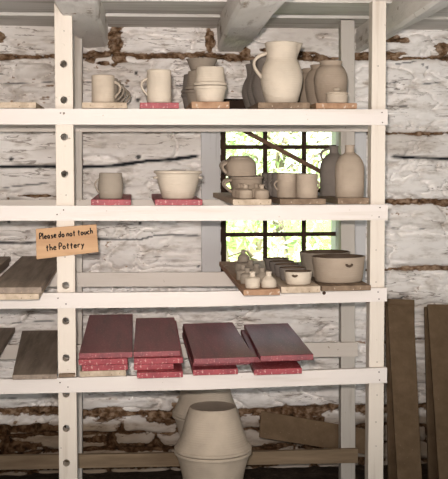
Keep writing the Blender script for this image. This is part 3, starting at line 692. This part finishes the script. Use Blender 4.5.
row(ja, -.003, (.115, .185), 1, BT, ['second small jar back in the left row before the handled cups', 'third small jar back in the left row before the handled cups'])
jb = copy_tree(ja); jb.location = base_loc(1, 261.7, .035, BT); jb['label'] = 'front right small necked jar before the handled cups'
row(jb, -.008, (.12,), 1, BT, ['small jar just behind the front right one before the handled cups'])
CY_ = [(10, 0), (10.9, .8), (10.9, 8), (10.7, 16), (10.9, 24)]
G = 'plain cylinder mugs before the window'
ca = pot('cylinder_mug', 1, 306.8, .055, CY_, 'tan', 'front right cylinder mug before the window', 'mug', handles=[(10, 17, 10, 7, 3.6, 1.0, 1.8)], group=G, rotz=math.radians(14))
row(ca, .0, (.165, .275), 1, BT, ['second cylinder mug back in the right row before the window', 'third cylinder mug back in the right row before the window'])
cb = pot('cylinder_mug', 1, 287.4, .11, [(a*.96, b_) for a, b_ in CY_], 'tan', 'front left cylinder mug before the window', 'mug', handles=[(-9.5, 17, -9.5, 7, -3.6, 1.0, 1.8)], group=G)
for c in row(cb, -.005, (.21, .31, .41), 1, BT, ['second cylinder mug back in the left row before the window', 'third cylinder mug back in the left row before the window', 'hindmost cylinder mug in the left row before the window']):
    for ch in c.children: ch.data = ch.data.copy(); ch.data.materials[0] = m_clay['shaded']
JUG = [(13.4, 0), (14.2, 1), (14.6, 16), (14.6, 28), (13.4, 34.5), (10, 40.5), (6, 43.6), (4.7, 45.4), (4.5, 49.5), (5.1, 51.6)]
def jugh(root, P): pass
jg = pot('jug', 1, 349.5, .075, JUG, 'tan', 'front narrow necked jug at the right end of the second shelf', 'jug', .021, wall=.004, handles=[], group='narrow necked jugs at the right end of the second shelf')
c = row(jg, -.018, (.26,), 1, .021, ['narrow necked jug standing behind the front one on the second shelf'])[0]
for ch in c.children: ch.data = ch.data.copy(); ch.data.materials[0] = m_clay['shaded']
P = ppm(.26); v, f = tube_mesh(handle_pts((-4.4*P, 47*P), (-11.5*P, 36*P), -5*P, 0), [1.2*P]*9, 10, 1.5); mesh_obj('handle', v, f, m_clay['shaded'], c, True)
# --- tier 3
BOT = [(6.6, 0), (7.3, .8), (7.5, 8.4), (6.7, 10), (3.8, 11), (2.9, 12), (2.9, 15), (3.3, 16)]
BOT2 = [(6.9, 0), (7.6, .8), (7.8, 4.5), (7, 7.8), (4.6, 10.2), (3, 11.6), (2.9, 14.6), (3.3, 15.8)]
G = 'small bottles on the third shelf'
zb3 = BT
b1 = pot('small_bottle', 2, 252.6, -.09, BOT, 'pale', 'front left square shouldered small bottle on the third shelf', 'bottle', wall=.003, group=G, seg=28)
b2 = pot('small_bottle', 2, 268.8, -.09, BOT2, 'pale', 'front right sloping shouldered small bottle on the third shelf', 'bottle', wall=.003, group=G, seg=28)
def greyed(c, k='grey'):  # rear copies take a darker clay that paints in their shade
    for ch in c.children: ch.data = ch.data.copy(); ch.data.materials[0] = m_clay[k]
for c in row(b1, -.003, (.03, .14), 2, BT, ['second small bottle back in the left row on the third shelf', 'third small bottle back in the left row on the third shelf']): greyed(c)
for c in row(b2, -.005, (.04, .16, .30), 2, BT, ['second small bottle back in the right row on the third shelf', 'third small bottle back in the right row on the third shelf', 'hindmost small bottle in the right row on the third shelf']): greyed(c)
bg_ = pot('squat_jar', 2, 243.5, .34, [(7.5, 0), (8.3, .8), (8.6, 6), (8.2, 9.5), (6.5, 10.6)], 'grey', 'squat jar at the back of the bottle board carrying a small bottle', 'jar', wall=.004)
c = copy_tree(b2); greyed(c); z = bg_['h']; c.location = bg_.location+Vector((0, 0, z+.001)); c['label'] = 'small bottle perched on the squat jar at the back of the third shelf'; c.scale = (.86, .86, .86)
BS = [(11.2, 0), (12.2, .8), (13.2, 6), (13.8, 10), (14.2, 12.6)]
def lug(zp, r, mk, xo=0, half=13.8):
    def f_(root, P):
        n = 9; pts = []
        for k in range(n):
            a = math.pi*k/(n-1); x = (xo-r*math.cos(a))*P; yy = -math.sqrt(max(0, (half*P)**2-x*x))-.0015-r*.35*P*math.sin(a)
            pts.append((x, yy, (zp-r*.75*math.sin(a))*P))
        v, f = tube_mesh(pts, [1.15*P]*n, 8, 1.3); mesh_obj('lug', v, f, m_glaze_lug_shade, root, True)  # lug takes the dark glaze colour to paint the shadow beneath it
    return f_
G = 'small lugged bowls in a row on the third shelf'
s1 = pot('small_bowl', 2, 298.3, -.03, BS, 'pale', 'front small bowl with a lug of the row on the third shelf', 'bowl', .021, wall=.005, extra=lug(10.4, 2.0, 'pale', -5.5, 13.6), group=G, glaze=True)
for c in row(s1, -.002, (.085, .20, .315, .43), 2, .021, ['second small bowl back in the row on the third shelf', 'third small bowl back in the row on the third shelf', 'fourth small bowl back in the row on the third shelf', 'hindmost small bowl in the row on the third shelf']): greyed(c, 'shaded')
BB = [(22, 0), (23.4, .8), (24.2, 4), (25.2, 12), (26.2, 20), (26.8, 23.6), (27.2, 25)]
bb = pot('large_bowl', 2, 338.6, .06, BB, 'tan', 'large deep bowl with a front lug at the right end of the third shelf', 'bowl', .017, wall=.007, extra=lug(19.6, 3.0, 'buff', 5.5, 26.2), glaze=True, group='large bowls on the third shelf')
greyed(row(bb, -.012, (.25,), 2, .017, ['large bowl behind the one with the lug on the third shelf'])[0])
# --- floor pots
PF = ppm(.2)
LOW = [(21, 0), (23.5, 1.5), (27, 28), (32.5, 58), (37.0, 73.5), (39, 75), (39, 77.5)]
UPP = [(22.6, 0), (23.8, 1), (27.4, 11), (32.5, 29), (37.4, 39.5), (39, 41), (39, 43.5)]
for y, px, mk, k, sc_ in ((.20, 213, 'buff', 'front', 1), (.745, 205.8, 'pale', 'rear', .99)):
    q = at(px, 461, y) if k == 'front' else at(px, 421, y)
    x = q.x; 
    a = pot('large_pot', None, px, .2, [(r*sc_, z) for r, z in LOW], mk, 'lower upright large pot of the %s floor pair under the shelves' % k, 'pot', handles=(), wall=.010, group='large pots rim to rim on the floor', xyz=Vector((x, y, FLOOR+.001)), seg=64)
    b_ = pot('large_pot', None, px, .2, [(r*sc_, z) for r, z in UPP], mk, 'upside down large pot topping the %s floor pair under the shelves' % k, 'pot', wall=.010, flip=True, group='large pots rim to rim on the floor', xyz=Vector((x, y, FLOOR+.002+a['h'])), seg=64)
    print('RIMZ', k, FLOOR+a['h'], 'target', q.z)
for o in COL.objects:
    if 'h' in o: del o['h']

# ------------------------------------------------------------------ leaning boards
def slab(name, tl, tr, bl, br, thick, m, label, floor=True):
    tl, tr, bl, br = [Vector(v) for v in (tl, tr, bl, br)]
    if floor:
        bl = tl+(bl-tl)*((FLOOR+.001-tl.z)/(bl.z-tl.z)); br = tr+(br-tr)*((FLOOR+.001-tr.z)/(br.z-tr.z))
    n = (tr-tl).cross(bl-tl).normalized()
    if n.y < 0: n = -n
    d = n*thick; o = hexa(name, [bl, br, tr, tl, bl+d, br+d, tr+d, tl+d], m, None, .002, origin=(bl+br)/2); tag(o, label, 'board'); return o
slab('leaning_board', at(387.5, 304.5, .80), at(413.8, 306, .80), at(397.5, 479, .38), at(422, 479, .38), .016, m_ply, 'front brown board leaning on the wall just right of the right post')
slab('leaning_board', at(385.5, 298.5, .84), at(414.6, 299.5, .84), at(388.5, 479, .50), at(416, 479, .50), .014, m_ply, 'back brown board leaning behind another just right of the right post')
slab('leaning_board', at(427.5, 304, .81), at(462, 304.5, .81), at(439, 479, .38), at(474, 479, .38), .016, m_ply, 'front brown board leaning at the right picture edge')
slab('leaning_board', at(424.5, 306.5, .845), at(459, 307, .845), at(428.5, 479, .50), at(464, 479, .50), .014, m_ply, 'back brown board leaning at the right picture edge')
slab('hardboard_panel', at(261.5, 411, .668), at(366, 429, .668), at(259, 437.5, .655), at(366, 454.5, .655), .008, m_ply, 'flat brown panel tilted behind the bottom rail beside the floor pots', floor=False)

# ------------------------------------------------------------------ sign
TL, TR, BR, BL = at(35.8, 229, .006), at(96.3, 224.3, .006), at(98.5, 252, .006), at(36.5, 259.3, .006)
sg = empty('hanging_sign', (BL+BR)/2); tag(sg, 'tan wooden sign asking visitors not to touch, hung on the left post', 'sign')
th = Vector((0, .0125, 0)); pts = [BL, BR, TR, TL]
o = hexa('panel', [p for p in pts]+[p+th for p in pts], m_sign, None, .001); o.parent = sg; o.matrix_parent_inverse = Matrix.Translation(-sg.location)
GL = {  # strokes in a box: x 0..1, baseline 0, x-height 1, ascender 2
 'P': [[(.1, 0), (.15, 1.9), (.7, 1.95), (.95, 1.5), (.7, 1.0), (.12, .9)]], 'l': [[(.3, 2.0), (.25, .1), (.45, 0)]],
 'e': [[(.1, .5), (.85, .6), (.6, 1.0), (.2, .8), (.1, .3), (.45, 0), (.95, .15)]], 'a': [[(.8, .95), (.3, 1.0), (.1, .4), (.4, 0), (.8, .6), (.82, .95), (.8, .1), (.98, 0)]],
 's': [[(.85, .95), (.3, .85), (.4, .55), (.8, .35), (.55, 0), (.1, .08)]], 'd': [[(.8, .9), (.3, .95), (.08, .4), (.4, 0), (.78, .4)], [(.82, 2.0), (.78, 0)]],
 'o': [[(.5, 1), (.12, .7), (.2, .1), (.6, 0), (.9, .5), (.5, 1)]], 'n': [[(.12, 1), (.12, 0)], [(.12, .6), (.5, 1), (.8, .75), (.82, 0)]],
 't': [[(.5, 1.7), (.45, .1), (.7, 0)], [(.1, 1.05), (.9, 1.15)]], 'u': [[(.12, 1), (.2, .1), (.6, 0), (.82, .5), (.85, 1), (.85, 0)]],
 'c': [[(.85, .85), (.45, 1), (.12, .5), (.4, 0), (.88, .12)]], 'h': [[(.12, 2.0), (.12, 0)], [(.12, .6), (.5, 1), (.8, .7), (.82, 0)]],
 'r': [[(.15, 1), (.15, 0)], [(.15, .55), (.45, 1), (.85, .9)]], 'y': [[(.12, 1), (.4, .25)], [(.88, 1), (.4, -.1), (.1, -.8)]]}
def write(text, p0, p1, hpx, adv, name):
    a = at(*p0, .0045); b_ = at(*p1, .0045); e = (b_-a).normalized(); up = Vector((-e.z, 0, e.x)); P = ppm(0); tot = (b_-a).length
    n = sum(.5 if c in ' l' else 1 for c in text); cw = tot/n; x = 0; vs, fs = [], []; rr = random.Random(len(text))
    for c in text:
        w_ = cw*(.5 if c in ' l' else 1)
        if c != ' ':
            jy = rr.uniform(-.25, .25)*P
            for s in GL[c]:
                pts = [a+e*(x+q[0]*w_*.82+.12*q[1]*P)+up*(q[1]*hpx*P+jy) for q in s]
                if len(pts) > 2: pts = [Vector(v) for v in catmull([tuple(v) for v in pts], 3)]
                v, f = tube_mesh(pts, .58*P, 6, .5); k = len(vs); vs += [Vector((q.x, .0058+(q.y-.0045), q.z)) for q in v]; fs += [tuple(i+k for i in g_) for g_ in f]
        x += w_
    o = mesh_obj(name, vs, fs, m_ink); o.parent = sg; o.matrix_parent_inverse = Matrix.Translation(-sg.location); o['label'] = 'handwritten black ink words'
write('Please do not touch', (39.5, 239.3), (93.5, 233.4), 2.9, 1, 'lettering')
write('the Pottery', (46, 250.8), (85, 246.8), 3.1, 1, 'lettering')
